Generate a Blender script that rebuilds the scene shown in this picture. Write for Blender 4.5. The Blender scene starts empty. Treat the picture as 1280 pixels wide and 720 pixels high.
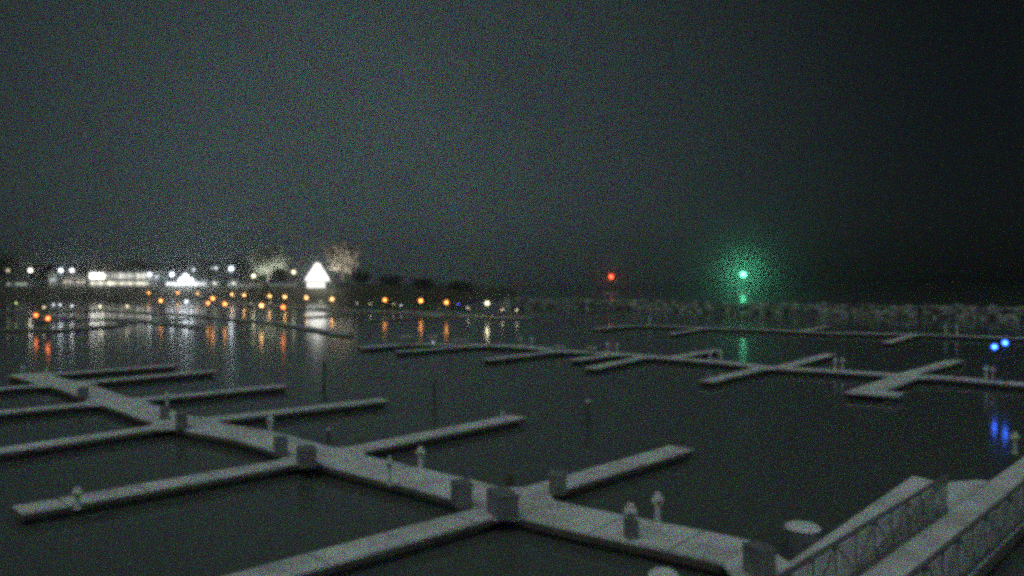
import bpy, bmesh, math, random
from mathutils import Vector, Matrix
random.seed(7)
S = bpy.context.scene
C = S.collection
CAMZ = 7.4
HOR = 352.0
F = 1000.0

def P(px, py, z=0.0):
    """point at height z seen at photo pixel (1280 wide)"""
    d = (CAMZ - z) * F / (py - HOR)
    return Vector(((px - 640.0) / F * d, d, z))

def at(px, d, z):
    return Vector(((px - 640.0) / F * d, d, z))

# ------------------------------------------------------------------ materials
def mat(name, col, rough=0.7, col2=None, scale=3.0, bump=0.0, bscale=20.0, metal=0.0, emit=None, estr=0.0, contrast=(0.35, 0.65), spec=0.5):
    m = bpy.data.materials.new(name)
    m.use_nodes = True
    nt = m.node_tree
    b = nt.nodes['Principled BSDF']
    b.inputs['Roughness'].default_value = rough
    b.inputs['Metallic'].default_value = metal
    b.inputs['Specular IOR Level'].default_value = spec
    b.inputs['Base Color'].default_value = (*col, 1)
    tc = nt.nodes.new('ShaderNodeTexCoord')
    if col2:
        n = nt.nodes.new('ShaderNodeTexNoise')
        n.inputs['Scale'].default_value = scale
        n.inputs['Detail'].default_value = 6
        n.inputs['Roughness'].default_value = 0.65
        nt.links.new(tc.outputs['Object'], n.inputs['Vector'])
        r = nt.nodes.new('ShaderNodeValToRGB')
        r.color_ramp.elements[0].position = contrast[0]
        r.color_ramp.elements[1].position = contrast[1]
        r.color_ramp.elements[0].color = (*col2, 1)
        r.color_ramp.elements[1].color = (*col, 1)
        nt.links.new(n.outputs['Fac'], r.inputs['Fac'])
        nt.links.new(r.outputs['Color'], b.inputs['Base Color'])
    if bump:
        n2 = nt.nodes.new('ShaderNodeTexNoise')
        n2.inputs['Scale'].default_value = bscale
        n2.inputs['Detail'].default_value = 5
        nt.links.new(tc.outputs['Object'], n2.inputs['Vector'])
        bp = nt.nodes.new('ShaderNodeBump')
        bp.inputs['Strength'].default_value = bump
        bp.inputs['Distance'].default_value = 0.05
        nt.links.new(n2.outputs['Fac'], bp.inputs['Height'])
        nt.links.new(bp.outputs['Normal'], b.inputs['Normal'])
    if emit:
        b.inputs['Emission Color'].default_value = (*emit, 1)
        b.inputs['Emission Strength'].default_value = estr
    return m

M = {}
M['snow_deck'] = mat('snow_dusted_deck', (.78, .80, .80), .85, (.44, .44, .41), .7, .6, 9, contrast=(.28, .56))
M['snow'] = mat('snow', (.82, .84, .84), .9, (.7, .7, .7), 3, .4, 6)
M['beam'] = mat('weathered_timber', (.16, .14, .12), .85, (.08, .07, .06), 4, .6, 14)
M['float'] = mat('float_concrete', (.12, .12, .115), .9, (.06, .06, .055), 2, .4, 8)
M['box'] = mat('dock_box_fibreglass', (.24, .235, .245), .6, (.17, .165, .17), 3, .2, 12)
M['boxlid'] = mat('dock_box_lid', (.22, .22, .225), .6, (.16, .16, .16), 3, .2, 12)
M['greybox'] = mat('grey_dock_box', (.26, .26, .25), .6, (.18, .18, .18), 3, .2, 12)
M['ped'] = mat('pedestal_plastic', (.72, .74, .70), .5, (.55, .57, .54), 5)
M['pile'] = mat('timber_pile', (.18, .17, .15), .9, (.09, .085, .075), 6, .8, 18)
M['galv'] = mat('galvanised_steel', (.25, .26, .26), .6, (.16, .16, .16), 6, .1, 20, metal=.4)
M['web'] = mat('pale_rail_panels', (.42, .43, .41), .6, (.30, .31, .30), 6, .1, 20)
M['polem'] = mat('lamp_pole_paint', (.12, .12, .12), .5, (.07, .07, .07), 5)
M['rock'] = mat('breakwater_rock', (.40, .42, .38), .9, (.06, .06, .055), .55, .8, 3, contrast=(.42, .58))
M['ground'] = mat('shore_ground', (.10, .10, .07), .95, (.04, .045, .03), .08, .8, 2)
M['wallw'] = mat('white_painted_wall', (.72, .72, .68), .8, (.5, .5, .47), .6, .2, 6)
M['wallb'] = mat('beige_render_wall', (.5, .44, .34), .85, (.38, .33, .26), .6, .2, 6)
M['roof'] = mat('dark_shingle_roof', (.07, .07, .075), .9, (.04, .04, .04), 2, .5, 8)
M['quay'] = mat('quay_concrete', (.62, .62, .58), .9, (.34, .33, .3), .4, .4, 3)
M['bark'] = mat('tree_bark', (.12, .10, .08), .95, (.06, .05, .04), 5, .8, 10)
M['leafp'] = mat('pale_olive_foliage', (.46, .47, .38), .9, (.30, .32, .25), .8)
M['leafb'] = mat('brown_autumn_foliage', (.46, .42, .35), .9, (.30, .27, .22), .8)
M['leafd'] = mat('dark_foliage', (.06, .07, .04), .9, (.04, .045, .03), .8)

_em = {}
def emis(col, s):
    k = (col, s)
    if k not in _em:
        m = bpy.data.materials.new('lit_lamp_glass')
        m.use_nodes = True
        b = m.node_tree.nodes['Principled BSDF']
        b.inputs['Base Color'].default_value = (.8, .8, .8, 1)
        b.inputs['Emission Color'].default_value = (*col, 1)
        b.inputs['Emission Strength'].default_value = s
        _em[k] = m
    return _em[k]

# ------------------------------------------------------------------ mesh builder
class MB:
    def __init__(s): s.bm = bmesh.new()
    def box(s, c, size, ax=None, bevel=0.0, taper=1.0):
        """box centred at c, size (along ax, across, up)"""
        ax = (ax or Vector((1, 0, 0))).normalized()
        ay = Vector((0, 0, 1)).cross(ax).normalized()
        az = ax.cross(ay)
        vs = []
        for k in (-1, 1):
            t = taper if k > 0 else 1.0
            for i, j in ((-1, -1), (1, -1), (1, 1), (-1, 1)):
                vs.append(s.bm.verts.new(Vector(c) + ax * (i * size[0] / 2 * t) + ay * (j * size[1] / 2 * t) + az * (k * size[2] / 2)))
        fs = [(3, 2, 1, 0), (4, 5, 6, 7), (0, 1, 5, 4), (1, 2, 6, 5), (2, 3, 7, 6), (3, 0, 4, 7)]
        faces = [s.bm.faces.new([vs[i] for i in f]) for f in fs]
        if bevel:
            es = list({e for f in faces for e in f.edges})
            bmesh.ops.bevel(s.bm, geom=es, offset=bevel, segments=2, affect='EDGES', profile=.6)
        return s
    def tube(s, a, b, r0, r1=None, n=10):
        a, b = Vector(a), Vector(b)
        r1 = r0 if r1 is None else r1
        d = (b - a).normalized()
        u = d.orthogonal().normalized(); v = d.cross(u)
        ra = [s.bm.verts.new(a + (u * math.cos(2 * math.pi * i / n) + v * math.sin(2 * math.pi * i / n)) * r0) for i in range(n)]
        rb = [s.bm.verts.new(b + (u * math.cos(2 * math.pi * i / n) + v * math.sin(2 * math.pi * i / n)) * r1) for i in range(n)]
        for i in range(n):
            s.bm.faces.new((ra[i], ra[(i + 1) % n], rb[(i + 1) % n], rb[i]))
        s.bm.faces.new(ra[::-1]); s.bm.faces.new(rb)
        return s
    def lathe(s, base, prof, n=16):
        base = Vector(base); rings = []
        for r, z in prof:
            rings.append([s.bm.verts.new(base + Vector((math.cos(2 * math.pi * i / n) * r, math.sin(2 * math.pi * i / n) * r, z))) for i in range(n)])
        for a, b in zip(rings, rings[1:]):
            for i in range(n):
                s.bm.faces.new((a[i], a[(i + 1) % n], b[(i + 1) % n], b[i]))
        s.bm.faces.new(rings[0][::-1]); s.bm.faces.new(rings[-1])
        return s
    def ball(s, c, r, sub=1, sc=(1, 1, 1), jit=0.0):
        res = bmesh.ops.create_icosphere(s.bm, subdivisions=sub, radius=1.0)
        for v in res['verts']:
            k = 1 + random.uniform(-jit, jit)
            v.co = Vector((v.co.x * r * sc[0] * k, v.co.y * r * sc[1] * k, v.co.z * r * sc[2] * k)) + Vector(c)
        return s
    def ribbon(s, pts, w, z1, z0):
        """swept rectangle along horizontal polyline"""
        L, R = [], []
        for i, p in enumerate(pts):
            a = pts[max(i - 1, 0)]; b = pts[min(i + 1, len(pts) - 1)]
            d = Vector((b.x - a.x, b.y - a.y, 0)).normalized()
            nn = Vector((-d.y, d.x, 0))
            L.append(Vector((p.x, p.y, 0)) + nn * w / 2); R.append(Vector((p.x, p.y, 0)) - nn * w / 2)
        rows = []
        for l, r in zip(L, R):
            rows.append([s.bm.verts.new((l.x, l.y, z1)), s.bm.verts.new((r.x, r.y, z1)), s.bm.verts.new((r.x, r.y, z0)), s.bm.verts.new((l.x, l.y, z0))])
        for a, b in zip(rows, rows[1:]):
            for i in range(4):
                s.bm.faces.new((a[i], a[(i + 1) % 4], b[(i + 1) % 4], b[i]))
        s.bm.faces.new(rows[0]); s.bm.faces.new(rows[-1][::-1])
        return s
    def prism(s, poly, z0, z1):
        lo = [s.bm.verts.new((p[0], p[1], z0)) for p in poly]
        hi = [s.bm.verts.new((p[0], p[1], z1)) for p in poly]
        n = len(poly)
        s.bm.faces.new(lo[::-1]); s.bm.faces.new(hi)
        for i in range(n):
            s.bm.faces.new((lo[i], lo[(i + 1) % n], hi[(i + 1) % n], hi[i]))
        return s
    def build(s, name, m, parent=None, origin=None, smooth=False):
        bmesh.ops.recalc_face_normals(s.bm, faces=s.bm.faces)
        o0 = Vector(origin) if origin is not None else Vector((0, 0, 0))
        if parent is not None:
            o0 = parent.matrix_world.translation.copy() if parent.type == 'EMPTY' else Vector(parent['_o'])
        if o0.length: bmesh.ops.translate(s.bm, verts=s.bm.verts, vec=-o0)
        me = bpy.data.meshes.new(name)
        s.bm.to_mesh(me); s.bm.free()
        if smooth:
            for p in me.polygons: p.use_smooth = True
        me.materials.append(m)
        o = bpy.data.objects.new(name, me); C.objects.link(o)
        if parent is not None:
            o.parent = parent
        else:
            o.location = o0
        ORG[o.name] = o0.copy()
        return o
ORG = {}

def sub(mb, name, m, parent):
    """mesh part under a mesh part (same origin as its thing)"""
    o0 = ORG[parent.name]
    bmesh.ops.recalc_face_normals(mb.bm, faces=mb.bm.faces)
    bmesh.ops.translate(mb.bm, verts=mb.bm.verts, vec=-o0)
    me = bpy.data.meshes.new(name); mb.bm.to_mesh(me); mb.bm.free(); me.materials.append(m)
    o = bpy.data.objects.new(name, me); C.objects.link(o); o.parent = parent
    ORG[o.name] = o0.copy()
    return o

def thing(name, label, cat, loc=(0, 0, 0), group=None):
    o = bpy.data.objects.new(name, None); C.objects.link(o)
    o.location = loc; o.empty_display_size = .3
    o.matrix_world = Matrix.Translation(Vector(loc))
    o['label'] = label; o['category'] = cat
    if group: o['group'] = group
    return o
def tag(o, label, cat, group=None, kind=None):
    o['label'] = label; o['category'] = cat
    if group: o['group'] = group
    if kind: o['kind'] = kind
    return o
def kind(o, k): o['kind'] = k; return o

def dup(root, loc, label, rz=None, group=None):
    r = root.copy(); C.objects.link(r); r.location = loc; r['label'] = label
    if rz is not None: r.rotation_euler = (0, 0, rz)
    if group: r['group'] = group
    for ch in list(root.children):
        c = ch.copy(); C.objects.link(c); c.parent = r
        for g in list(ch.children):
            e = g.copy(); C.objects.link(e); e.parent = c
    return r

# ------------------------------------------------------------------ camera
cd = bpy.data.cameras.new('camera'); cam = bpy.data.objects.new('camera', cd); C.objects.link(cam)
cam.location = (0, 0, CAMZ); cam.rotation_euler = (math.radians(90), 0, 0)
cd.sensor_width = 36; cd.lens = 36 * F / 1280.0
cd.shift_y = (HOR - 360) / 1280.0
cd.clip_end = 6000; cd.clip_start = .1
S.camera = cam

# ------------------------------------------------------------------ docks
DZ = .42          # deck height over the water
def dedupe(pts): return pts
def smooth_line(pts, n=6):
    out = []
    for i in range(len(pts) - 1):
        p0 = pts[max(i - 1, 0)]; p1 = pts[i]; p2 = pts[i + 1]; p3 = pts[min(i + 2, len(pts) - 1)]
        for k in range(n):
            t = k / n
            out.append(.5 * ((2 * p1) + (p2 - p0) * t + (2 * p0 - 5 * p1 + 4 * p2 - p3) * t * t + (3 * p1 - p0 - 3 * p2 + p3) * t ** 3))
    out.append(pts[-1]); return out

def seams(m, ln, w, z):
    acc = 1.2; m.bm.faces.ensure_lookup_table(); n0 = len(m.bm.faces)
    for p, q in zip(ln, ln[1:]):
        d = q - p; d.z = 0; L = d.length
        if L < 1e-6: continue
        d.normalize()
        while acc < L:
            c = p + d * acc
            m.box((c.x, c.y, z + .001), (random.uniform(.03, .05), w - .01, .006), d)
            acc += 2.44
        acc -= L
    m.bm.faces.ensure_lookup_table()
    for f in m.bm.faces[n0:]: f.material_index = 1
    return m

def long_dock(pix, w, label, name='main_dock', cat='dock', z=DZ, tail=None, deckmat='snow_deck', pts=None, group=None):
    pts = pts or [P(x, y, z) for x, y in pix]
    if tail: pts.append(tail)
    ln = smooth_line(pts)
    t = thing(name, label, cat, (ln[0].x, ln[0].y, 0), group)
    seams(MB().ribbon(ln, w, z, z - .07), ln, w, z).build('deck', M[deckmat], t).data.materials.append(M['beam'])
    MB().ribbon(ln, w + .08, z - .074, z - .24).build('edge_beam', M['beam'], t)
    MB().ribbon(ln, w - .3, z - .245, -.35).build('pontoon', M['float'], t)
    return t, ln

def isect(ln, a, b):
    """where line a-b crosses polyline ln: returns point and local direction"""
    best = None
    d = (b - a); d.z = 0
    for p, q in zip(ln, ln[1:]):
        e = q - p
        den = d.x * e.y - d.y * e.x
        if abs(den) < 1e-9: continue
        w = p - a
        t = (w.x * e.y - w.y * e.x) / den
        s = (w.x * d.y - w.y * d.x) / den
        if -.01 <= s <= 1.01:
            if best is None or abs(t) < abs(best[0]): best = (t, Vector((a.x + d.x * t, a.y + d.y * t, 0)), e.normalized())
    return best

def finger(ln, mw, root, tip, label, w=1.12, group='finger docks', length=None, z=DZ - .015, gusset=.55, snow='snow_deck'):
    a, b = P(*root, z), P(*tip, z)
    hit = isect(ln, a, b)
    if hit:
        d = (b - hit[1]); d.z = 0
        L = d.length; d.normalize()
        e = hit[2]
        sn = abs(d.x * e.y - d.y * e.x)
        st = mw / 2 / max(sn, .3)
        A = hit[1] + d * (st + .03)
    else:
        d = (b - a); d.z = 0; L = d.length; d.normalize(); A = Vector((a.x, a.y, 0)); e = Vector((-d.y, d.x, 0)); 
    B = hit[1] + d * L if hit else Vector((b.x, b.y, 0))
    if length: B = A + d * length
    t = thing('finger_dock', label, 'finger dock', (A.x, A.y, 0), group)
    seams(MB().ribbon([A, B], w, z, z - .07), [A, B], w, z).build('deck', M[snow], t).data.materials.append(M['beam'])
    MB().ribbon([A + d * .02, B + d * .03], w + .08, z - .074, z - .22).build('edge_beam', M['beam'], t)
    MB().ribbon([A + d * .8, B - d * .3], w - .25, z - .225, -.3).build('pontoon', M['float'], t)
    if gusset and hit:
        nn = Vector((-d.y, d.x, 0))
        for s in (-1, 1):
            c0 = A + nn * s * (w / 2 + .045)
            # foot of the gusset runs along the main dock's edge
            ee = e if e.dot(nn * s) > 0 else -e
            c1 = c0 + ee * gusset
            c2 = c0 + d * gusset
            MB().prism([c0, c1, c2], z - .09, z - .006).build('corner_gusset', M[snow], t)
    return t, A, B, d

main, mln = long_dock([(30, 467), (57, 474), (96, 483.5), (133, 497.5), (165, 507), (212, 522.5), (260, 534), (320, 544.5), (400, 567), (495, 590.5), (540, 601), (625, 623), (705, 643), (775, 658), (850, 673)],
                      2.1, 'long snow dusted main walkway running from lower right to far left', 'main_dock', tail=P(925, 690, DZ))
def tailpt(): return mln[-1]

G1 = 'finger docks off the main walkway'
fg = [
 ((590, 645), (206, 752), 'nearest finger dock on the camera side, running off the bottom of the picture'),
 ((360, 577), (22, 637), 'finger dock on the camera side whose outer end lies dark near the left edge'),
 ((212, 531), (-90, 576), 'thin finger dock crossing the left edge above the one with the dark end'),
 ((112, 504), (-150, 529), 'faint thin finger dock crossing the left edge highest of the near ones'),
 ((52, 481), (-120, 494), 'farthest barely visible finger dock at the left edge'),
 ((700, 604), (852, 559), 'wide pale finger dock pointing right, nearest of those on the open side'),
 ((465, 557), (647, 520), 'long finger dock pointing right with a small bright post near its tip'),
 ((305, 519), (480, 499), 'finger dock pointing right just behind the pale post at mid walkway'),
 ((215, 495), (357, 481), 'finger dock pointing right from beside the second pale post on the left'),
 ((120, 476), (267, 463), 'thin finger dock second farthest at the left end of the walkway'),
 ((95, 465), (220, 456), 'thin finger dock farthest at the left end of the walkway'),
]
for r, tp, lab in fg:
    finger(mln, 2.1, r, tp, lab, group=G1)

# ---- second dock across the basin
D2 = [(452, 434), (500, 430.5), (560, 430), (640, 432), (705, 438), (775, 442), (850, 448), (920, 454), (960, 458.5), (1040, 463), (1110, 467.5), (1180, 471.5), (1235, 476), (1330, 484)]
dock2, ln2 = long_dock(D2, 1.7, 'second snow dusted walkway crossing the middle of the basin', 'main_dock')
G2 = 'finger docks off the second walkway'
fg2 = [
 ((702, 438), (608, 449), 'finger dock leading left off the second walkway below the twin pale posts'),
 ((770, 442), (718, 449.5), 'short finger dock below the walkway under the middle pair of posts'),
 ((800, 447), (738, 460), 'finger dock sloping down left just right of the middle pair of posts'),
 ((955, 459), (883, 476), 'pale finger dock sloping down left at the centre right junction'),
 ((1143, 467), (1075, 491), 'broad pale finger dock ending in a wide platform'),
 ((990, 455), (1038, 442), 'faint finger dock rising right behind the centre right junction'),
 ((1160, 460), (1196, 450), 'faint finger dock rising right behind the wide platform finger'),
 ((590, 432), (497, 439), 'dim finger dock leading left off the far left part of the second walkway'),
 ((838, 447), (895, 437), 'dim finger dock rising right behind the second walkway near a pair of posts'),
]
for i, (r, tp, lab) in enumerate(fg2):
    t, A, B, d = finger(ln2, 1.7, r, tp, lab, group=G2, w=1.15 if i != 4 else 1.8)
    if i == 4:
        nn = Vector((-d.y, d.x, 0))
        MB().prism([B + nn * 2.2 - d * 1.6, B + nn * 2.2 + d * .0, B - nn * .6 + d * .4, B - nn * .6 - d * 1.6], DZ - .1, DZ + .01).build('end_platform', M['snow_deck'], t)
# ---- third dock
D3 = [(745, 410.5), (800, 406.5), (892, 410), (955, 411.5), (1020, 415), (1085, 416.5), (1150, 417.5), (1215, 420), (1300, 423)]
dock3, ln3 = long_dock(D3, 1.7, 'thin faint walkway farthest out on the right, in front of the rocks', 'main_dock')
finger(ln3, 1.7, (1145, 417.5), (1108, 428), 'faint finger dock hanging off the farthest right walkway', group='finger docks off the third walkway')
finger(ln3, 1.7, (1000, 414), (1034, 407.5), 'faint finger dock rising behind the farthest right walkway', group='finger docks off the third walkway')
finger(ln3, 1.7, (880, 410), (840, 417), 'faint finger dock left of the green light reflection', group='finger docks off the third walkway')

# ------------------------------------------------------------------ truss walkway at lower right
U = Vector((.687, .727, 0)).normalized(); Nn = Vector((-U.y, U.x, 0))
Q = Vector((9.02, 19.65, 0))
def G(t, n, z): return Vector((Q.x + U.x * t + Nn.x * n, Q.y + U.y * t + Nn.y * n, z))
WZ = .56
gw = thing('truss_walkway', 'wide snow covered walkway with lattice railings in the lower right corner', 'walkway', tuple(G(0, 0, 0)))
MB().ribbon([G(-9, -.95, 0), G(22, -.95, 0)], 1.86, WZ, WZ - .08).build('deck', M['snow_deck'], gw)
MB().ribbon([G(-9, -.95, 0), G(22, -.95, 0)], 1.96, WZ - .084, WZ - .32).build('edge_beam', M['beam'], gw)
for k in range(8):
    MB().box(G(-7.5 + k * 4.0, -.95, .0), (2.4, 1.7, .46), U).build('pontoon', M['float'], gw)
MB().prism([G(6.2, .03, 0), G(10.7, .03, 0), G(10.7, .35, 0), G(9.7, .95, 0), G(6.6, .85, 0)], WZ - .2, WZ - .012).build('side_platform', M['snow_deck'], gw)
def railing(t0, t1, n, lab):
    zt, zb = WZ + 1.08, WZ + .10
    r = MB()
    r.box((G(t0, n, zt) + G(t1, n, zt)) / 2, (t1 - t0, .09, .09), U)
    top = r.build('railing', M['galv'], gw); top['label'] = lab
    b = MB(); b.box((G(t0, n, zb) + G(t1, n, zb)) / 2, (t1 - t0, .08, .10), U); sub(b, 'bottom_chord', M['galv'], top)
    m = MB(); w = MB()
    k = 0; t = t0
    while t < t1 - .01:
        m.box(G(t, n, (zt + zb) / 2), (.06, .06, zt - zb - .09), U)
        t2 = min(t + 1.2, t1)
        if t2 - t > .5:
            a, c = (G(t + .04, n, zb + .04), G(t2 - .04, n, zt - .05)) if k % 2 == 0 else (G(t + .04, n, zt - .05), G(t2 - .04, n, zb + .04))
            m.tube(a, c, .028, n=6)
            for j in range(1, 8):
                tt = t + (t2 - t) * j / 8
                w.box(G(tt, n - .04, (zt + zb) / 2), (.05, .02, zt - zb - .16), U)
        t += 1.2; k += 1
    sub(m, 'posts', M['galv'], top)
    sub(w, 'balusters', M['web'], top)
railing(-8.8, 5.6, -.03, 'far lattice railing of the walkway')
railing(-8.8, 21.5, -1.86, 'near lattice railing of the walkway')
# finger beside the walkway
A = P(1010, 689, DZ - .015); 
fstart = G(-.3, .9, 0)
fl = thing('finger_dock', 'pale finger dock lying close beside the lattice railed walkway', 'finger dock', tuple(G(0, 1, 0)), G1)
MB().prism([G(-1.2, .30, 0), G(10.05, 1.38, 0), G(10.4, 2.36, 0), G(-1.2, 1.75, 0)], DZ - .09, DZ - .02).build('deck', M['snow_deck'], fl)
MB().prism([G(-1.2, .26, 0), G(10.1, 1.34, 0), G(10.45, 2.40, 0), G(-1.2, 1.79, 0)], DZ - .25, DZ - .094).build('edge_beam', M['beam'], fl)
MB().ribbon([G(-1, 1.05, 0), G(9.6, 1.8, 0)], .7, DZ - .26, -.3).build('pontoon', M['float'], fl)
# end apron of the main dock where it meets the walkway
ap = thing('dock_landing', 'pale landing where the main walkway meets the railed walkway', 'dock', tuple(mln[-1]))
e0 = mln[-1]; dd = (mln[-1] - mln[-3]); dd.z = 0; dd.normalize(); nn = Vector((-dd.y, dd.x, 0))
L0 = e0 + nn * 1.05; R0 = e0 - nn * 1.05
if L0.y < R0.y: L0, R0 = R0, L0
MB().prism([L0 + dd * .02, R0 + dd * .02, G(-5.2, .13, 0), G(-1.25, .13, 0), G(-1.25, 1.75, 0)], DZ - .1, DZ - .004).build('deck', M['snow_deck'], ap)
MB().prism([L0 + dd * .1 - nn * .1, R0 + dd * .1 + nn * .1, G(-5, .2, 0), G(-1.4, .2, 0), G(-1.4, 1.6, 0)], -.3, DZ - .105).build('pontoon', M['float'], ap)

# ------------------------------------------------------------------ dock boxes
mdir = Vector((-.73, .684, 0)).normalized()
def make_box(label, w=1.1, d=.62, h=.62, m='box', ml='boxlid'):
    t = thing('dock_box', label, 'dock box', (0, 0, 0), 'dock boxes along the main walkway')
    b = MB().box((0, 0, h / 2), (w, d, h), None, .03, 1.02).build('body', M[m], t)
    MB().box((0, -.01, h + .035), (w + .06, d + .06, .07), None, .025).build('lid', M[ml], t)
    sub(MB().box((0, -d / 2 - .02, h * .72), (.12, .03, .09)), 'latch', M['galv'], b)
    return t
def put(t, p, z=DZ, rz=None):
    t.location = (p.x, p.y, z)
    if rz is not None: t.rotation_euler = (0, 0, rz)
    t['_d'] = 0
    del t['_d']
ang = math.atan2(mdir.y, mdir.x) + math.pi
b0 = make_box('wide dark dock box at the nearest walkway junction')
put(b0, P(628, 643, DZ), rz=ang * .35)
bx = [((577, 633), 'narrow dark dock box just left of the wide one at the nearest junction', (.62, .8, 1.12)),
      ((383, 582), 'dark dock box at the junction of the finger with the dark outer end', (1.0, 1, 1.0)),
      ((351, 569), 'small dark dock box behind another at the middle left junction', (.62, .8, 1.05)),
      ((227, 535), 'dark dock box at the third junction along the walkway', (.95, .8, 1.05)),
      ((206, 524), 'little dark dock box behind another at the third junction', (.55, .7, .9)),
      ((104, 498), 'faint dark dock box near the far left junction', (.9, .8, .9)),
      ((949, 718), 'dark dock box cut by the bottom edge near the railed walkway', (.62, .7, 1.0)),
      ((789, 673), 'tiny dark box at the foot of a pale pedestal', (.32, .45, .75))]
for (x, y), lab, sc in bx:
    o = dup(b0, (0, 0, 0), lab, ang * .35)
    o.scale = sc
    p = P(x, y, DZ); o.location = (p.x, p.y, DZ)
gb = make_box('pale grey dock box at the root of the wide finger dock', .6, .5, .62, 'greybox', 'greybox')
put(gb, P(697, 617, DZ), rz=ang * .3)

# ------------------------------------------------------------------ power pedestals
def make_ped(label, group='pale power pedestals on the main walkway'):
    t = thing('power_pedestal', label, 'pedestal', (0, 0, 0), group)
    MB().lathe((0, 0, 0), [(.14, 0), (.14, .04), (.09, .06), (.085, .5), (.10, .54)], 14).build('post', M['ped'], t)
    h = MB().lathe((0, 0, .541), [(.10, 0), (.17, .04), (.185, .12), (.17, .2), (.10, .27), (.03, .30)], 14).build('head', M['ped'], t, smooth=True)
    sub(MB().box((0, -.17, .64), (.12, .05, .1)), 'socket_cover', M['galv'], h)
    MB().lathe((0, 0, .842), [(.09, 0), (.10, .02), (.05, .05), (.01, .06)], 12).build('snow_cap', M['snow'], t)
    return t
p0 = make_ped('pale round headed pedestal above the tiny dark box')
put(p0, P(788, 672, DZ)); p0.scale = (1.1, 1.1, 1.05)
pd = [((822, 655), 'taller pale pedestal standing on the far edge of the near walkway', (1, 1, 1.03)),
      ((526, 586), 'bright pale pedestal by the dock with the long right finger', (1.05, 1.05, .93)),
      ((487, 607), 'slim pale pedestal on the camera side edge of the walkway', (.6, .6, 1.12)),
      ((338, 546), 'pale pedestal rising in front of a finger dock at mid walkway', (.85, .85, 1.1)),
      ((209, 509), 'second pale pedestal from the far left, beside a finger dock', (.9, .9, .95)),
      ((117, 491), 'pale pedestal farthest to the left on the walkway', (.9, .9, .95)),
      ((97, 636), 'dim greenish pedestal on the left finger with the dark outer end', (.9, .9, .75)),
      ((628, 524), 'short bright post near the tip of the long right finger', (.7, .7, .45)),
      ((1268, 567), 'pale post at the right edge on the railed walkway', (1.0, 1.0, .95)),
      ((28, 470), 'faint pale pedestal at the far left end of the walkway', (.9, .9, .9)),
      ((58, 475), 'faint pale pedestal next to the far left end of the walkway', (.9, .9, .9))]
for (x, y), lab, sc in pd:
    z = WZ if x == 1268 else (DZ - .015 if y in (636, 524) else DZ)
    o = dup(p0, tuple(P(x, y, z)), lab); o.scale = sc; o.location.z = z
def onln(ln, px):
    """point on polyline at photo column px"""
    best = min(ln, key=lambda p: abs(640 + p.x / p.y * F - px))
    i = ln.index(best)
    for a, b in zip(ln, ln[1:]):
        xa, xb = 640 + a.x / a.y * F, 640 + b.x / b.y * F
        if min(xa, xb) <= px <= max(xa, xb) and xa != xb:
            t = (px - xa) / (xb - xa); return a.lerp(b, t)
    return best
pd2 = [(651, 'left post of the first pair on the second walkway'), (665, 'right post of the first pair on the second walkway'),
       (760, 'left post of the middle pair on the second walkway'), (772, 'right post of the middle pair on the second walkway'),
       (889, 'left post of the pair before the centre right junction'), (902, 'right post of the pair before the centre right junction'),
       (1046, 'left post of the pair between junction and wide platform'), (1055, 'right post of the pair between junction and wide platform'),
       (1236, 'left pale post below the blue lights on the second walkway'), (1245, 'right pale post below the blue lights on the second walkway')]
for x, lab in pd2:
    p = onln(ln2, x); o = dup(p0, (p.x, p.y + .3, DZ), lab, group='pale power pedestals on the second walkway'); o.scale = (1.15, 1.15, 1.15)
for x, lab in ((1182, 'left post of the faint pair on the farthest walkway'), (1196, 'right post of the faint pair on the farthest walkway'), (812, 'faint lone pale post on the farthest walkway')):
    p = onln(ln3, x); o = dup(p0, (p.x, p.y, DZ), lab, group='pale power pedestals on the farthest walkway'); o.scale = (1.2, 1.2, 1.5)
# pale dock carts / gear lumps on the left part of dock 2
for x, lab, sc in ((508, 'pale snow covered dock box on the far left of the second walkway', (1.3, 1, 1.5)), (541, 'pale dock box with a bright lamp beside it on the second walkway', (1.1, 1, 1.5)), (576, 'low pale dock box near the blue lamp on the second walkway', (1.6, 1, .9)), (700, 'low pale dock box where the first pair of posts meets a finger', (1.2, 1, .7)), (740, 'small pale dock box just left of the middle pair of posts', (1, 1, .8))):
    p = onln(ln2, x)
    t = thing('dock_box', lab, 'dock box', (p.x, p.y, DZ), 'pale dock boxes on the second walkway')
    MB().box(Vector((p.x, p.y, DZ + .26)), (1.0, .6, .5), None, .03).build('body', M['greybox'], t)
    MB().box(Vector((p.x, p.y, DZ + .56)), (1.04, .64, .09), None, .03).build('lid', M['snow'], t)
    t.scale = sc

# ------------------------------------------------------------------ piles
def pile(px, ybase, ytop, label, wpx, cap=True, name='mooring_pile'):
    b = P(px, ybase, 0); ht = CAMZ - (ytop - HOR) / F * b.y
    r = wpx / F * b.y / 2
    t = thing(name, label, 'pile', tuple(b), 'mooring piles standing in the water')
    MB().tube(b + Vector((0, 0, -1.5)), b + Vector((0, 0, ht)), r * 1.06, r, 14).build('shaft', M['pile'], t)
    if cap:
        MB().lathe(b + Vector((0, 0, ht)), [(r * 1.12, 0), (r * 1.14, .05), (r * .7, .05 + r * .5), (r * .08, .05 + r * .8)], 14).build('cap', M['snow'] if cap == 1 else M['ped'], t)
    return t
pile(735, 533, 503, 'pale capped pile alone in the open water near the centre', 6, 2)
pile(543, 506, 476, 'dark pile in the water above the long right finger', 4, 0)
pile(405, 492, 452, 'tall dark pile in the water left of centre', 4, 0)
pile(991, 562, 528, 'dark pile in the open water right of centre', 5, 0)
pile(637, 612, 592, 'dim pile close behind the nearest junction', 11, 0)
pile(451, 566, 548, 'dim pile behind the walkway left of the long right finger', 9, 0)
pile(411, 553, 538, 'thin pale topped pile behind the walkway near the middle left junction', 5, 2)
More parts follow.
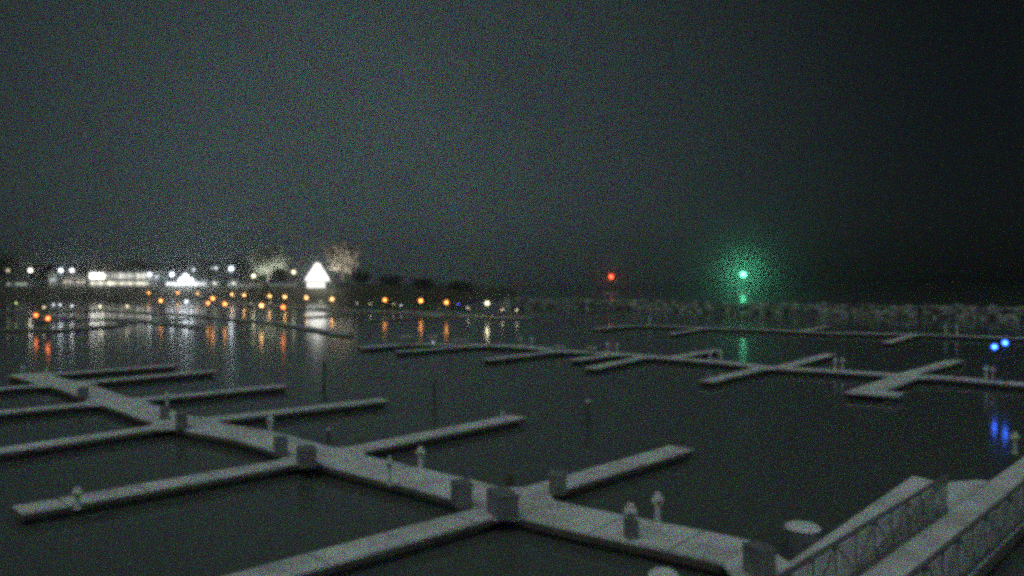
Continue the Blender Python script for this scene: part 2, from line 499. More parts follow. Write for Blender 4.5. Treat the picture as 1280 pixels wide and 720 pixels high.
pile(1205, 476, 452, 'thin dark pile near the right part of the second walkway', 4, 0)
pile(690, 604, 590, 'short thin pile beside the root of the wide finger', 4, 2)
# wide steel piling with a snowy lid
b = P(1003, 691, 0)
t = thing('steel_piling', 'broad dark round piling with a snow covered top beside the walkway end', 'piling', tuple(b))
MB().tube(b + Vector((0, 0, -1.5)), b + Vector((0, 0, .66)), .43, .43, 28).build('shaft', M['box'], t)
MB().lathe(b + Vector((0, 0, .66)), [(.46, 0), (.48, .04), (.40, .10), (.2, .13), (.02, .14)], 28).build('snow_cap', M['snow'], t)
b = P(829, 765, 0)
t = thing('mooring_pile', 'pile with a pale domed cap peeking in at the bottom edge', 'pile', tuple(b), 'mooring piles standing in the water')
zt = CAMZ - (711 - HOR) / F * b.y
MB().tube(b + Vector((0, 0, -1.5)), b + Vector((0, 0, zt - .2)), .30, .28, 18).build('shaft', M['pile'], t)
MB().lathe(b + Vector((0, 0, zt - .2)), [(.36, 0), (.34, .08), (.24, .16), (.05, .2)], 18).build('cap', M['snow'], t)

# ------------------------------------------------------------------ lamps
AMB = (1.0, .36, .07); WARM = (1.0, .50, .17); WHT = (.82, .91, 1.0); YEL = (1.0, .88, .55); ORG_ = (1.0, .20, .04)
lamp_proto = {}
def lamp(px, py, z, label, col, L, d=None, base=.26, r=.16, group='lamps along the far quay', name='dock_lamp', head=True, cat='lamp'):
    dd = d if d else (CAMZ - z) * F / (py - HOR)
    zz = CAMZ - (py - HOR) / F * dd
    h = zz - base
    p = at(px, dd, base)
    key = (round(h, 1), col, L, r)
    t = thing(name, label, cat, tuple(p), group)
    MB().lathe(p, [(.10, 0), (.09, .1), (.045, .14), (.035, h - r - .02)], 8).build('pole', M['polem'], t)
    MB().ball(p + Vector((0, 0, h)), r, 2).build('lamp_globe', emis(col, L), t)
    if head:
        MB().lathe(p + Vector((0, 0, h + r * .9)), [(r * 1.1, 0), (r * 1.15, .03), (r * .4, .1)], 8).build('lamp_cap', M['polem'], t)
    return t, p
ORD = ['leftmost', 'second', 'third', 'fourth', 'fifth', 'sixth', 'seventh', 'eighth', 'ninth', 'tenth', 'eleventh', 'twelfth', 'thirteenth', 'fourteenth', 'fifteenth', 'sixteenth']
rowA = [(186, 366, AMB, 40), (222, 366, AMB, 40), (247, 367, WARM, 22), (290, 368, WARM, 40), (305, 369, WARM, 45), (337, 370, WARM, 40), (356, 371, WARM, 40), (383, 372, WARM, 38), (415, 374, WARM, 42),
        (481, 375, AMB, 30), (526, 376, AMB, 34), (558, 378, AMB, 26), (609, 379, YEL, 85)]
ptsA = []
for i, (x, y, c, L) in enumerate(rowA):
    z = 3.0
    lab = 'amber lamp in the long row across the water, ' + (ORD[i] if i == 0 else ORD[i] + ' from the left')
    if i == 12: lab = 'brightest yellow lamp at the right end of the long row'
    t, p = lamp(x, y, z, lab, c, L * .32, group='amber lamps in the long row across the water', r=.30)
    ptsA.append(p)
rowB = [(201, 376, AMB, 36), (233, 377, WHT, 32), (260, 379, AMB, 22), (266, 373, AMB, 32), (281, 380, AMB, 30), (327, 382, WARM, 40), (354, 384, ORG_, 30)]
namesB = ['orange tinted lamp below and left of the brightest floodlight', 'white lamp under the brightest floodlight with a white reflection', 'small amber lamp at the left of a tight cluster of three',
          'top right amber lamp of a tight cluster of three', 'amber lamp just right of the tight cluster of three', 'amber lamp with the longest reflection in the water', 'deep orange lamp to the right of the longest reflection']
ptsB = []
for (x, y, c, L), lab in zip(rowB, namesB):
    t, p = lamp(x, y, 3.0 if y != 373 else 3.9, lab, c, L * .32, group='lamps on the nearer far dock', r=.25)
    ptsB.append(p)
rowC = [(20, 379, (.8, 1, .35), 5), (55, 384, YEL, 5), (67, 381, WHT, 9), (75, 381, WHT, 20), (90, 382, WHT, 20), (125, 383, YEL, 8), (159, 383, YEL, 8)]
namesC = ['faint yellow green lamp nearest the left edge', 'faint small lamp above the two orange lights', 'left lamp of three white lamps close together on the left', 'middle lamp of three white lamps close together on the left',
          'right lamp of three white lamps close together on the left', 'small dim yellow lamp alone left of the long row', 'small dim yellow lamp under the left end of the long row']
ptsC = []
for (x, y, c, L), lab in zip(rowC, namesC):
    t, p = lamp(x, y, 2.6, lab, c, L, group='lamps on the left far dock', r=.13)
    ptsC.append(p)
for x, y, lab in ((45, 394, 'left one of two bright orange lamps at the left edge'), (60, 398, 'right one of two bright orange lamps at the left edge')):
    t, p = lamp(x, y, 2.2, lab, ORG_, 9, group='pair of orange lamps on the left', r=.22)
# small pedestal lights on the quay
smalls = [(314, 379, YEL, 5, 'tiny dim light left of the longest reflection lamp'), (338, 378, YEL, 5, 'tiny dim light just right of the longest reflection lamp'), (386, 384, WHT, 4, 'left one of a tiny pair of pale lights below the white tent'), (392, 385, WHT, 4, 'right one of a tiny pair of pale lights below the white tent'),
          (400, 377, (.7, 1, .6), 7, 'tiny greenish light right under the white tent'), (446, 379, YEL, 8, 'tiny yellow light just left of a white one past the tent'), (463, 380, YEL, 9, 'tiny pale light between the tent and the first orange lamp'),
          (492, 380, YEL, 6, 'tiny light right beside the first orange lamp past the tent'), (501, 382, WHT, 12, 'tiny white light between two orange lamps'), (573, 380, (.08, .12, 1), 14, 'tiny blue light right of the third orange lamp'),
          (585, 385, YEL, 14, 'tiny yellow light just left of the brightest yellow lamp'), (628, 387, YEL, 16, 'tiny yellow light first right of the brightest yellow lamp'), (646, 388, YEL, 16, 'tiny yellow light at the very end of the row'),
          (223, 381, YEL, 4, 'tiny dim light between white and orange lamps below the floodlight'), (216, 377, WHT, 11, 'small white lamp left of the larger white one under the floodlight'),
          (172, 387, WHT, 2.5, 'tiniest dim light under the left end of the long row'), (186, 388, WHT, 3, 'tiny dim light under the leftmost amber lamp')]
for x, y, c, L, lab in smalls:
    lamp(x, y, 1.5, lab, c, L, group='small lights on the far docks', r=.10, name='dock_light', head=False)

# the long far dock / quay under row A, and docks under rows B, C
def far_dock(pts, w, label, ext0=None, ext1=None):
    pts = [Vector((p.x, p.y, 0)) for p in pts]
    if ext0: pts.insert(0, ext0)
    if ext1: pts.append(ext1)
    t = thing('far_dock', label, 'dock', tuple(pts[0]), 'far docks carrying the lamps')
    MB().ribbon(pts, w, .26, .16).build('deck', M['quay'], t)
    MB().ribbon(pts, w - .8, .155, -.4).build('pontoon', M['float'], t)
far_dock(ptsA, 6.0, 'long far dock under the row of amber lamps', Vector((-175, 350, 0)), Vector((4, 158, 0)))
far_dock(sorted([p for i, p in enumerate(ptsB) if i not in (2, 3)], key=lambda p: p.x), 2.2, 'middle far dock under the lamp with the longest reflection', Vector((-108, 205, 0)), Vector((-22, 108, 0)))
far_dock(sorted(ptsC, key=lambda p: p.x), 2.2, 'left far dock under the three white lamps', Vector((-150, 172, 0)), Vector((-50, 128, 0)))
far_dock([P(-20, 411, .45), P(44, 409, .45), P(62, 411, .45), P(150, 404, .45)], 2.4, 'short far dock carrying the two orange lamps at the left edge')
for i, (x0, y0, x1, y1, lab) in enumerate([(150, 401, 235, 396, 'thin dim far dock below the white lamp reflection'), (380, 395, 445, 391, 'thin pale far dock below and right of the white tent'), (455, 399, 640, 389, 'long dim far dock under the tiny lights at the end of the row'), (0, 388, 120, 387, 'dim pale far dock behind the orange lamps')]):
    far_dock([P(x0, y0, .45), P(x1, y1, .45)], 2.0, lab)

# blue twin lights on the second walkway
BLU = (.03, .13, 1.0)
for x, y, lab, L in ((1243, 433.5, 'left blue lamp of the pair above the second walkway', 14), (1256.5, 428.5, 'right blue lamp of the pair above the second walkway', 14)):
    base = onln(ln2, x)
    lamp(x, y, 0, lab, BLU, L, d=base.y, base=DZ, r=.155, group='twin blue lamps', name='blue_lamp')
for x, y, c, L, lab in ((541, 429, WHT, 16, 'tiny bluish white lamp on the left of the second walkway'), (584, 430, (.05, .12, 1), 10, 'tiny blue lamp on the left of the second walkway')):
    b = onln(ln2, x); lamp(x, y, 0, lab, c, L, d=b.y - .5, base=DZ, r=.06, group='tiny lamps on the second walkway', name='dock_light', head=False)

# navigation beacons on the breakwater
def beacon(px, py, d, base, label, col, L, r, cat='navigation light', grp=None):
    z = CAMZ - (py - HOR) / F * d
    p = at(px, d, base)
    t = thing('navigation_beacon', label, cat, tuple(p), 'navigation beacons beyond the breakwater')
    MB().lathe(p, [(.55, 0), (.55, .3), (.18, .4), (.13, z - base - r - .25)], 12).build('mast', M['galv'], t)
    MB().lathe(p + Vector((0, 0, z - base - r - .24)), [(.4, 0), (.4, .06), (.2, .1), (.2, .2)], 12).build('lantern_base', M['polem'], t)
    MB().ball(p + Vector((0, 0, z - base)), r, 2).build('lantern', emis(col, L), t)
    k = MB()
    for i in range(10):
        zz = base + .6 + i * .6
        if zz < z - 1: k.box(p + Vector((0, -.2, zz - base)), (.4, .03, .03))
    k.build('ladder', M['galv'], t)
beacon(764, 346, 470, 1.2, 'tall beacon mast with a small red light', (1.0, .07, .02), 14, 1.0)
beacon(929, 343, 520, 1.2, 'tall beacon mast with a glaring green light', (.14, 1.0, .50), 170, 1.6)
for px, d, lab in ((764, 470, 'low round concrete base in the water under the red light'), (929, 520, 'low round concrete base in the water under the green light')):
    p = at(px, d, 0)
    tag(MB().lathe(p + Vector((0, 0, -1)), [(5, 0), (4.6, 1.9), (4.4, 2.2)], 24).build('beacon_base', M['quay'], origin=p), lab, 'concrete base', 'beacon bases out on the lake')


# ------------------------------------------------------------------ breakwater
bwl = [Vector((-2, 236, 0)), Vector((20, 222, 0)), Vector((55, 192, 0)), Vector((90, 166, 0)), Vector((112, 150, 0)), Vector((150, 130, 0))]
bw = thing('breakwater', 'long low breakwater of rough pale rocks across the right half of the water', 'breakwater', tuple(bwl[0]))
sl = smooth_line(bwl, 8)
mb = MB()
rows = []
for i, p in enumerate(sl):
    a = sl[max(i - 1, 0)]; b = sl[min(i + 1, len(sl) - 1)]
    d = (b - a).normalized(); nn = Vector((-d.y, d.x, 0))
    rows.append([mb.bm.verts.new((p + nn * o + Vector((0, 0, z)))[:]) for o, z in ((-7, -1), (-2.0, 1.6), (2.0, 1.6), (7, -1))])
for a, b in zip(rows, rows[1:]):
    for i in range(3): mb.bm.faces.new((a[i], a[i + 1], b[i + 1], b[i]))
mb.build('core', M['rock'], bw)
random.seed(11)
mb = MB()
for k in range(2600):
    i = random.randrange(len(sl) - 1); p = sl[i].lerp(sl[i + 1], random.random())
    d = (sl[i + 1] - sl[i]).normalized(); nn = Vector((-d.y, d.x, 0))
    o = random.uniform(-6.2, 4)
    z = 1.6 if abs(o) < 2 else 1.6 - (abs(o) - 2) * .52
    r = random.choice((random.uniform(.25, .6), random.uniform(.5, 1.25)))
    mb.ball(p + nn * (o if nn.y > 0 else o) + Vector((0, 0, z + random.uniform(-.1, .35))), r, 1, (random.uniform(.7, 1.3), random.uniform(.7, 1.3), random.uniform(.5, .9)), .22)
kind(mb.build('rock', M['rock'], bw), 'stuff')

# ------------------------------------------------------------------ water and ground
me = bpy.data.meshes.new('water')
W = 3500
me.from_pydata([(-W, -200, 0), (W, -200, 0), (W, W, 0), (-W, W, 0)], [], [(0, 1, 2, 3)])
wm = bpy.data.materials.new('harbour_water'); wm.use_nodes = True
nt = wm.node_tree; b = nt.nodes['Principled BSDF']
b.inputs['Base Color'].default_value = (.094, .110, .101, 1)
b.inputs['Roughness'].default_value = .11
b.inputs['Specular IOR Level'].default_value = .27
b.inputs['IOR'].default_value = 1.33
tc = nt.nodes.new('ShaderNodeTexCoord'); mp = nt.nodes.new('ShaderNodeMapping')
mp.inputs['Scale'].default_value = (.6, 1.0, 1)
n1 = nt.nodes.new('ShaderNodeTexNoise'); n1.inputs['Scale'].default_value = 1.1; n1.inputs['Detail'].default_value = 4
bp = nt.nodes.new('ShaderNodeBump'); bp.inputs['Strength'].default_value = .05; bp.inputs['Distance'].default_value = .10
nt.links.new(tc.outputs['Object'], mp.inputs['Vector']); nt.links.new(mp.outputs['Vector'], n1.inputs['Vector'])
nt.links.new(n1.outputs['Fac'], bp.inputs['Height']); nt.links.new(bp.outputs['Normal'], b.inputs['Normal'])
me.materials.append(wm)
wo = bpy.data.objects.new('water', me); C.objects.link(wo); wo['kind'] = 'structure'

def ss(x):
    x = max(0, min(1, x)); return x * x * (3 - 2 * x)
def gh(x, y):
    edge = 318 + 3 * math.sin(x * .05) + 2 * math.sin(x * .13)
    h = 6.2 * ss((y - edge) / 9) * ss((30 - x) / 110) - 1.0
    return h
GZ = 5.2
mb = MB(); vs = {}
xs = [-700 + i * 8 for i in range(96)]; ys = [305, 312] + [316 + i * 2 for i in range(10)] + [340, 350, 380, 430, 520, 700]
for i, x in enumerate(xs):
    for j, y in enumerate(ys):
        vs[i, j] = mb.bm.verts.new((x, y, gh(x, y)))
for i in range(len(xs) - 1):
    for j in range(len(ys) - 1):
        mb.bm.faces.new((vs[i, j], vs[i + 1, j], vs[i + 1, j + 1], vs[i, j + 1]))
g = mb.build('ground', M['ground'], smooth=True); g['kind'] = 'structure'

# ------------------------------------------------------------------ shore buildings
D = 336.0
def X(px, d=D): return (px - 640) / F * d
def Zp(py, d=D): return CAMZ - (py - HOR) / F * d
def house(name, label, px0, px1, ytop, d, depth, wallm, cat='building', gable=False, roofh=1.2, group=None):
    x0, x1 = X(px0, d), X(px1, d); zt = Zp(ytop, d)
    t = thing(name, label, cat, ((x0 + x1) / 2, d, GZ), group)
    w = MB().box(((x0 + x1) / 2, d + depth / 2, (GZ - .6 + zt) / 2), (x1 - x0, depth, zt - GZ + .6)).build('wall', M[wallm], t)
    r = MB()
    if gable:
        xm = (x0 + x1) / 2
        r.bm.faces.ensure_lookup_table()
        pts = [(x0 - .4, d - .4), (x1 + .4, d - .4), (x1 + .4, d + depth + .4), (x0 - .4, d + depth + .4)]
        v = [r.bm.verts.new((p[0], p[1], zt + .01)) for p in pts] + [r.bm.verts.new((xm, d - .4, zt + roofh)), r.bm.verts.new((xm, d + depth + .4, zt + roofh))]
        for f in ((3, 2, 1, 0), (0, 1, 4), (2, 3, 5), (1, 2, 5, 4), (3, 0, 4, 5)): r.bm.faces.new([v[i] for i in f])
    else:
        r.box(((x0 + x1) / 2, d + depth / 2, zt + .26), (x1 - x0 + .8, depth + .8, .5), None, 0, .97)
    r.build('roof', M['roof'], t)
    return t, x0, x1, zt
def window(t, x, z, w, h, d, col, L, nm='window'):
    f = MB().box((x, d - .06, z), (w + .16, .1, h + .16)).build(nm, M['wallw'], t)
    sub(MB().box((x, d - .13, z), (w, .04, h)), 'pane', emis(col, L), f)

random.seed(5)
t, x0, x1, zt = house('lit_hall', 'wide hall with two rows of brightly lit windows on the far shore', 111, 191, 339, D, 14, 'wallw')
xx = 114.5
i = 0
while xx < 189:
    L = random.choice([1.0, 1.6, .5, 2.2, .9]) if xx > 131 else 7.0
    w = .62 if xx > 131 else 1.25
    window(t, X(xx), Zp(345), w, 2.2, D, (1, .97, .85), L)
    xx += 3.6 if xx > 131 else 4.6
xx = 116
while xx < 188:
    window(t, X(xx), Zp(354.2), 1.3, 1.3, D, (1, .93, .72), random.choice([1.2, 2.0, 3.2, .8]))
    xx += 5.2
t, x0, x1, zt = house('white_house', 'pale gabled house washed by floodlight left of the lit hall', 61, 71, 341, D, 9, 'wallw', gable=True, roofh=2.0)
for k in (64, 68): window(t, X(k), Zp(350), .8, 1.2, D, (.9, 1, .95), .9)
t, x0, x1, zt = house('beige_house', 'low beige house with lit front between white house and hall', 77, 108, 345, D, 10, 'wallb', gable=True, roofh=1.5)
for k in (82, 88, 98, 104): window(t, X(k), Zp(352.5), 1.1, 1.1, D, (1, .85, .6), .9)
MB().box((X(93), D - .06, GZ + 1.0), (1.0, .1, 2.2)).build('door', M['wallw'], t)
t, x0, x1, zt = house('low_shed', 'low dim shed nearest the left edge of the shore', 7, 36, 351.5, D, 8, 'wallw')
for k in (11, 22, 27, 32): window(t, X(k), Zp(355), 1.0, .8, D, (.85, 1, .8), .8)
t, x0, x1, zt = house('service_building', 'long low white building glaring under the brightest floodlight', 207, 262, 351, D, 9, 'wallw')
for k in range(210, 260, 5): window(t, X(k), Zp(354.8), 1.1, 1.1, D, (.95, .98, 1), 3.0 if k < 246 else 1.2)
for a, b_, lab in ((265, 272, 'tiny lit kiosk right of the low white building'), (285, 299, 'small pale kiosk under the strongest pole light')):
    t, x0, x1, zt = house('kiosk', lab, a, b_, 351, D, 4, 'wallw', group='kiosks on the far shore', cat='kiosk')
    window(t, (x0 + x1) / 2, Zp(354), 1.4, .9, D, (1, .95, .75), 1.6)
# low pale wall
t = thing('garden_wall', 'low pale wall running along the shore up to the white tent', 'wall', (X(340), 331, GZ))
for k in range(12):
    xa = X(303 + k * 6.0, 331)
    if k in (5,): continue
    MB().box((xa, 331, GZ + .7), (X(309, 331) - X(303, 331) - .15, .3, 1.7)).build('wall_panel', M['wallw'], t)
MB().box((X(336, 331), 331, GZ + 1.62), (X(374, 331) - X(300, 331), .4, .1)).build('coping', M['quay'], t)

# tent: tall swept peak over an open base; fabric emits in place of lamps inside
d = 318; cx = X(393, d)
GT = 5.0
t = thing('marquee', 'tall pointed white marquee glowing from within on the far shore', 'tent', (cx, d, GT))
def zz(py): return CAMZ - (py - HOR) / F * d
ez = zz(351); pz = zz(328.5)
tm = bpy.data.materials.new('emissive_tent_fabric'); tm.use_nodes = True
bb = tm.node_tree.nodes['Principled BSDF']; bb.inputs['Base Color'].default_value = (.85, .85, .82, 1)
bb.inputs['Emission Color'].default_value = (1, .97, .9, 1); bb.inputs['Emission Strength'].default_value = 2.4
mb = MB(); n = 24; rings = []
for fr, hh in ((1.0, 0), (.97, .10), (.80, .30), (.60, .50), (.42, .68), (.28, .84), (.15, 1.0)):
    ring = []
    for i in range(n):
        a = 2 * math.pi * i / n
        s = 1 / max(abs(math.cos(a)), abs(math.sin(a)))
        s = 1 + (s - 1) * .6
        ring.append(mb.bm.verts.new((cx + math.cos(a) * 4.5 * fr * s, d + 5 + math.sin(a) * 4.5 * fr * s, ez + (pz - ez) * hh)))
    rings.append(ring)
for a, b_ in zip(rings, rings[1:]):
    for i in range(n): mb.bm.faces.new((a[i], a[(i + 1) % n], b_[(i + 1) % n], b_[i]))
mb.bm.faces.new(rings[-1])
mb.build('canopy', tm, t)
MB().lathe((cx, d + 5, pz), [(.12, 0), (.1, .8), (.02, 1.0)], 8).build('finial', M['polem'], t)
for sx in (-1, 1):
    for sy in (-1, 1):
        MB().tube((cx + sx * 4.6, d + 5 + sy * 4.6, GT - .3), (cx + sx * 4.6, d + 5 + sy * 4.6, ez), .1).build('pole', M['polem'], t)
tm2 = tm.copy(); tm2.node_tree.nodes['Principled BSDF'].inputs['Emission Strength'].default_value = 1.3  # weaker emission copy for the side wall, no lamp behind it
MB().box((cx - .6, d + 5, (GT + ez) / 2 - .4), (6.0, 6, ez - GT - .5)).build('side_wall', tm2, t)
mb = MB()
a0 = (cx + 4.7, d + 3, ez + .4); 
v = [mb.bm.verts.new(p) for p in ((cx + 4.7, d + 1, ez - .1), (cx + 7.6, d + 1, GT), (cx + 7.6, d + 8, GT), (cx + 4.7, d + 8, ez - .1))]
mb.bm.faces.new(v)
w_ = mb.build('side_awning', M['wallw'], t)
w_.modifiers.new('thickness', 'SOLIDIFY').thickness = .05

# floodlights on poles
fl = [(10, 338, YEL, 25, .22, 'dim warm pole light nearest the left edge'), (38, 338, (1, .92, .75), 220, .3, 'warm white pole light above the low dim shed'), (76, 338, WHT, 520, .32, 'bright bluish white pole light right of the pale gabled house'),
      (90, 338, (.95, .95, 1), 240, .3, 'bright pole light above the beige house'), (117, 343, WHT, 60, .25, 'white wall height pole light at the left end of the lit hall'), (187, 343, WHT, 110, .28, 'white pole light at the right end of the lit hall'), (196, 346, WHT, 30, .22, 'small white pole light just right of the hall'),
      (215, 343, WHT, 420, .34, 'bright white pole light left of the brightest floodlight'), (232, 346, WHT, 1700, .5, 'brightest white floodlight over the low white building'), (226, 350, WHT, 200, .34, 'low white floodlight left below the brightest floodlight'), (239, 350, WHT, 200, .34, 'low white floodlight right below the brightest floodlight'), (242, 337, WHT, 25, .25, 'small white light above right of the brightest floodlight'),
      (265, 335, WHT, 10, .2, 'left faint light of a pair high above the kiosks'), (270, 335, WHT, 35, .22, 'right light of a faint pair high above the kiosks'), (289, 336, (.8, .9, 1), 1500, .36, 'strong bluish white pole light standing alone above the kiosk'), (317, 345, YEL, 110, .26, 'warm pole light below the pale lit tree'),
      (367, 340, YEL, 80, .26, 'white pole light just left of the glowing tent')]
for x, y, c, L, r, lab in fl:
    lamp(x, y, 0, lab, c, L * .075, d=329.0, base=GZ - .2, r=r * 2.3, group='pole lights on the far shore', name='pole_light', head=False)

# ------------------------------------------------------------------ trees
def tree_mesh(seed, H, R, n, leaf):
    random.seed(seed)
    tr = MB(); tr.tube((0, 0, -.3), (0, 0, H * .45), .35, .22, 8)
    cl = []
    for k in range(12):
        a = random.uniform(0, 6.28); e = random.uniform(.3, 1.2)
        L = random.uniform(.35, .6) * H
        p0 = Vector((0, 0, H * random.uniform(.25, .45)))
        p1 = p0 + Vector((math.cos(a) * math.cos(e) * R * .8, math.sin(a) * math.cos(e) * R * .8, math.sin(e) * H * .45))
        tr.tube(p0, p1, .14, .04, 5)
        for q in range(3):
            p2 = p1 + Vector((random.uniform(-1, 1) * R * .4, random.uniform(-1, 1) * R * .4, random.uniform(0, .2) * H))
            tr.tube(p1.lerp(p0, .3 * q), p2, .06, .02, 4); cl.append(p2)
        cl.append(p1)
    for k in range(30):
        a = random.uniform(0, 6.28); rr = R * math.sqrt(random.random()); z = H * random.uniform(.38, .95)
        k2 = math.sqrt(max(0, 1 - ((z / H - .62) / .4) ** 2))
        cl.append(Vector((math.cos(a) * rr * k2, math.sin(a) * rr * k2, z)))
    cr = bmesh.new()
    for k in range(n):
        c = random.choice(cl); s = R * .2
        p = c + Vector((random.gauss(0, s), random.gauss(0, s), random.gauss(0, s * .8)))
        if p.z > H: p.z = H - random.random()
        u = Vector((random.uniform(-1, 1), random.uniform(-1, 1), random.uniform(-1, 1))).normalized(); v = u.orthogonal().normalized()
        l = leaf * random.uniform(.5, 1.3)
        cr.faces.new([cr.verts.new(p + u * l), cr.verts.new(p + v * l * .6), cr.verts.new(p - u * l), cr.verts.new(p - v * l * .6)])
    return tr, cr
def make_tree(label, seed, px, d, ytop, R, m, n=1500, leaf=.3, base=GZ - .1):
    H = Zp(ytop, d) - base
    t = thing('tree', label, 'tree', (X(px, d), d, base), 'trees on the far shore')
    tr, cr = tree_mesh(seed, H, R, n, leaf)
    for nm, bm_, mm in (('trunk', tr.bm, M['bark']), ('crown', cr, M[m])):
        me = bpy.data.meshes.new(nm); bm_.to_mesh(me); bm_.free(); me.materials.append(mm)
        o = bpy.data.objects.new(nm, me); C.objects.link(o); o.parent = t
    return t, H, R
make_tree('rounded pale tree top lit by the strong pole light', 21, 335, 341, 307, 7.2, 'leafp', 7000, .45)
make_tree('tall brown lit tree standing right of the glowing tent', 22, 428, 338, 303, 5.8, 'leafb', 7000, .45)
make_tree('small thin pale tree just left of the glowing tent', 24, 366, 338, 326, 1.9, 'leafp', 500, .3)
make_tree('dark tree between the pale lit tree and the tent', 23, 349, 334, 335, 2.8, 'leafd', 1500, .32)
for px, d, H, W, col, lab in ((333, 331, 10, 52000, (.95, 1, .92), 'small ground floodlight in front of the rounded pale tree'), (424, 327, 11, 26000, (1, .95, .86), 'small ground floodlight in front of the tall brown tree')):
    p = at(px, d, GZ)
    t = thing('ground_floodlight', lab, 'floodlight', tuple(p), 'ground floodlights lighting the trees')
    MB().box(p + Vector((0, 0, .15)), (.5, .3, .5), None, .03).build('housing', M['polem'], t)
    sd_ = bpy.data.lights.new('flood', 'SPOT'); sd_.energy = W; sd_.spot_size = math.radians(75); sd_.spot_blend = .6; sd_.color = col; sd_.shadow_soft_size = .25
    lo = bpy.data.objects.new('flood', sd_); C.objects.link(lo); lo.location = p + Vector((0, .3, .6))
    tgt = at(px + 4, d + 11, GZ + H)
    lo.rotation_euler = (lo.location - tgt).to_track_quat('Z', 'Y').to_euler()
dt = [(5, 318, 6, 'dark tree filling the left edge of the shore'), (52, 330, 5, 'dark tree behind the pale gabled house'), (103, 329, 5, 'dark tree behind the left end of the lit hall'), (131, 327, 5.5, 'dark tree behind the lit hall, left of its middle'),
      (158, 324, 6, 'dark tree behind the middle of the lit hall'), (183, 325, 5, 'dark tree behind the right end of the lit hall'), (222, 322, 6, 'dark tree behind the low white building'), (258, 325, 5.5, 'dark tree behind the kiosks'),
      (300, 320, 6, 'dark tree left of the pale lit tree'), (452, 340, 4, 'small dark tree right of the tall brown tree'), (490, 345, 5, 'low dark tree on the bank above the second orange lamp'), (530, 349, 5, 'low dark tree on the far bank past the tent'), (575, 352, 4.5, 'lowest dark tree near the end of the bank')]
for i, (x, y, R, lab) in enumerate(dt):
    d = 360 + (i % 3) * 4
    bz = gh(X(x, d), d) - .2
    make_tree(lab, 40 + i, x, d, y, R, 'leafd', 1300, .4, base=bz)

# ------------------------------------------------------------------ haze
mb = MB(); mb.box((0, 345, 18), (1500, 790, 44))
hz = mb.build('haze', bpy.data.materials.new('night_haze')); hz['kind'] = 'stuff'
hm = hz.data.materials[0]; hm.use_nodes = True; hn = hm.node_tree
hn.nodes.remove(hn.nodes['Principled BSDF'])
pv = hn.nodes.new('ShaderNodeVolumePrincipled')
pv.inputs['Color'].default_value = (.85, .87, .88, 1); pv.inputs['Density'].default_value = .0012
pv.inputs['Anisotropy'].default_value = 0.97
hn.links.new(pv.outputs['Volume'], hn.nodes['Material Output'].inputs['Volume'])

# ------------------------------------------------------------------ light
SE, SA = math.radians(62), math.radians(205)       # soft glow high behind the camera
sd = bpy.data.lights.new('sun', 'SUN'); sd.energy = .28; sd.angle = math.radians(40); sd.color = (1, .97, .85)
so = bpy.data.objects.new('sun', sd); C.objects.link(so)
dirv = Vector((math.sin(SA) * math.cos(SE), math.cos(SA) * math.cos(SE), math.sin(SE)))
so.rotation_euler = dirv.to_track_quat('Z', 'Y').to_euler()
so.location = (0, -20, 60)

w = bpy.data.worlds.new('World'); S.world = w; w.use_nodes = True; nt = w.node_tree
N = nt.nodes; Lk = nt.links
for n in list(N): N.remove(n)
out = N.new('ShaderNodeOutputWorld')
tc = N.new('ShaderNodeTexCoord')
dp = N.new('ShaderNodeVectorMath'); dp.operation = 'DOT_PRODUCT'
g = Vector((-.21, 1.0, .102)).normalized(); dp.inputs[1].default_value = g
Lk.new(tc.outputs['Generated'], dp.inputs[0])
mr = N.new('ShaderNodeMapRange'); mr.inputs['From Min'].default_value = -1; mr.inputs['From Max'].default_value = 1
Lk.new(dp.outputs['Value'], mr.inputs['Value'])
rp = N.new('ShaderNodeValToRGB'); Lk.new(mr.outputs['Result'], rp.inputs['Fac'])
cr = rp.color_ramp; cr.interpolation = 'B_SPLINE'
stops = [(0, .17), (.5, .23), (.66, .15), (.79, .006), (.86, .0052), (.889, .0075), (.92, .0145), (.9525, .030), (.985, .054), (1.0, .076)]
def skc(v): return (v * .68, v * .96, v * .98, 1)
cr.elements[0].position = 0; cr.elements[0].color = skc(stops[0][1])
cr.elements[1].position = 1; cr.elements[1].color = skc(stops[-1][1])
for p_, v_ in stops[1:-1]:
    e = cr.elements.new(p_); e.color = skc(v_)
# low cloud mottling
nz = N.new('ShaderNodeTexNoise'); nz.inputs['Scale'].default_value = 2.2; nz.inputs['Detail'].default_value = 5
Lk.new(tc.outputs['Generated'], nz.inputs['Vector'])
mz = N.new('ShaderNodeMapRange'); mz.inputs['To Min'].default_value = .8; mz.inputs['To Max'].default_value = 1.2
Lk.new(nz.outputs['Fac'], mz.inputs['Value'])
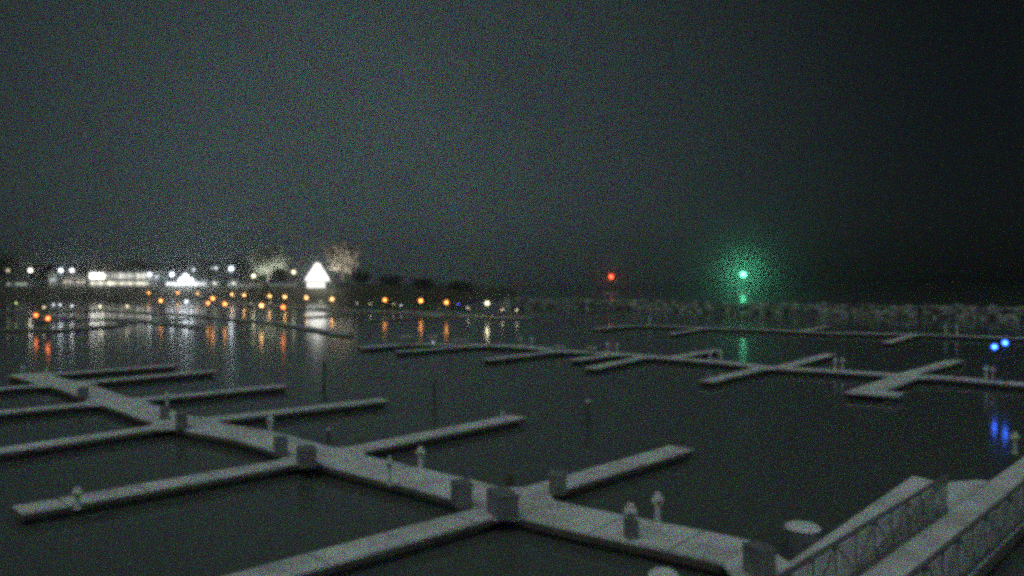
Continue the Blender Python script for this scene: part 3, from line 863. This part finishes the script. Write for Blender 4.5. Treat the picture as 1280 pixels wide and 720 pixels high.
# colour speckle added to the sky as camera noise, fixed in world directions
sc = N.new('ShaderNodeVectorMath'); sc.operation = 'SCALE'; sc.inputs['Scale'].default_value = 9000
Lk.new(tc.outputs['Generated'], sc.inputs[0])
wn = N.new('ShaderNodeTexWhiteNoise'); wn.noise_dimensions = '3D'; Lk.new(sc.outputs[0], wn.inputs['Vector'])
sp = N.new('ShaderNodeSeparateColor'); Lk.new(wn.outputs['Color'], sp.inputs[0])
cb = N.new('ShaderNodeCombineColor')
GP = 45.0
for ch in ('Red', 'Green', 'Blue'):
    pw = N.new('ShaderNodeMath'); pw.operation = 'POWER'; pw.inputs[1].default_value = GP; Lk.new(sp.outputs[ch], pw.inputs[0])
    ml = N.new('ShaderNodeMath'); ml.operation = 'MULTIPLY'; ml.inputs[1].default_value = GP + 1; Lk.new(pw.outputs[0], ml.inputs[0])
    Lk.new(ml.outputs[0], cb.inputs[ch])
m1 = N.new('ShaderNodeVectorMath'); m1.operation = 'MULTIPLY'; Lk.new(rp.outputs['Color'], m1.inputs[0]); Lk.new(cb.outputs[0], m1.inputs[1])
m2 = N.new('ShaderNodeVectorMath'); m2.operation = 'SCALE'; Lk.new(m1.outputs[0], m2.inputs[0]); Lk.new(mz.outputs['Result'], m2.inputs['Scale'])
bg1 = N.new('ShaderNodeBackground'); Lk.new(m2.outputs[0], bg1.inputs['Color']); bg1.inputs['Strength'].default_value = 1
sky = N.new('ShaderNodeTexSky'); sky.sky_type = 'NISHITA'; sky.sun_disc = False; sky.sun_elevation = SE; sky.sun_rotation = SA
bg2 = N.new('ShaderNodeBackground'); Lk.new(sky.outputs[0], bg2.inputs['Color']); bg2.inputs['Strength'].default_value = .0006
ad = N.new('ShaderNodeAddShader'); Lk.new(bg1.outputs[0], ad.inputs[0]); Lk.new(bg2.outputs[0], ad.inputs[1])
Lk.new(ad.outputs[0], out.inputs['Surface'])

# ------------------------------------------------------------------ render settings
S.view_settings.view_transform = 'Standard'; S.view_settings.look = 'None'; S.view_settings.gamma = 1; S.view_settings.exposure = 0
S.render.engine = 'CYCLES'
cy = S.cycles
cy.use_denoising = False
cy.use_adaptive_sampling = False
cy.pixel_filter_type = 'GAUSSIAN'; cy.filter_width = 5.2
cy.max_bounces = 4; cy.diffuse_bounces = 2; cy.glossy_bounces = 2; cy.volume_bounces = 0; cy.transmission_bounces = 2
cy.sample_clamp_indirect = 3; cy.sample_clamp_direct = 6
cy.volume_max_steps = 64
cy.use_light_tree = True
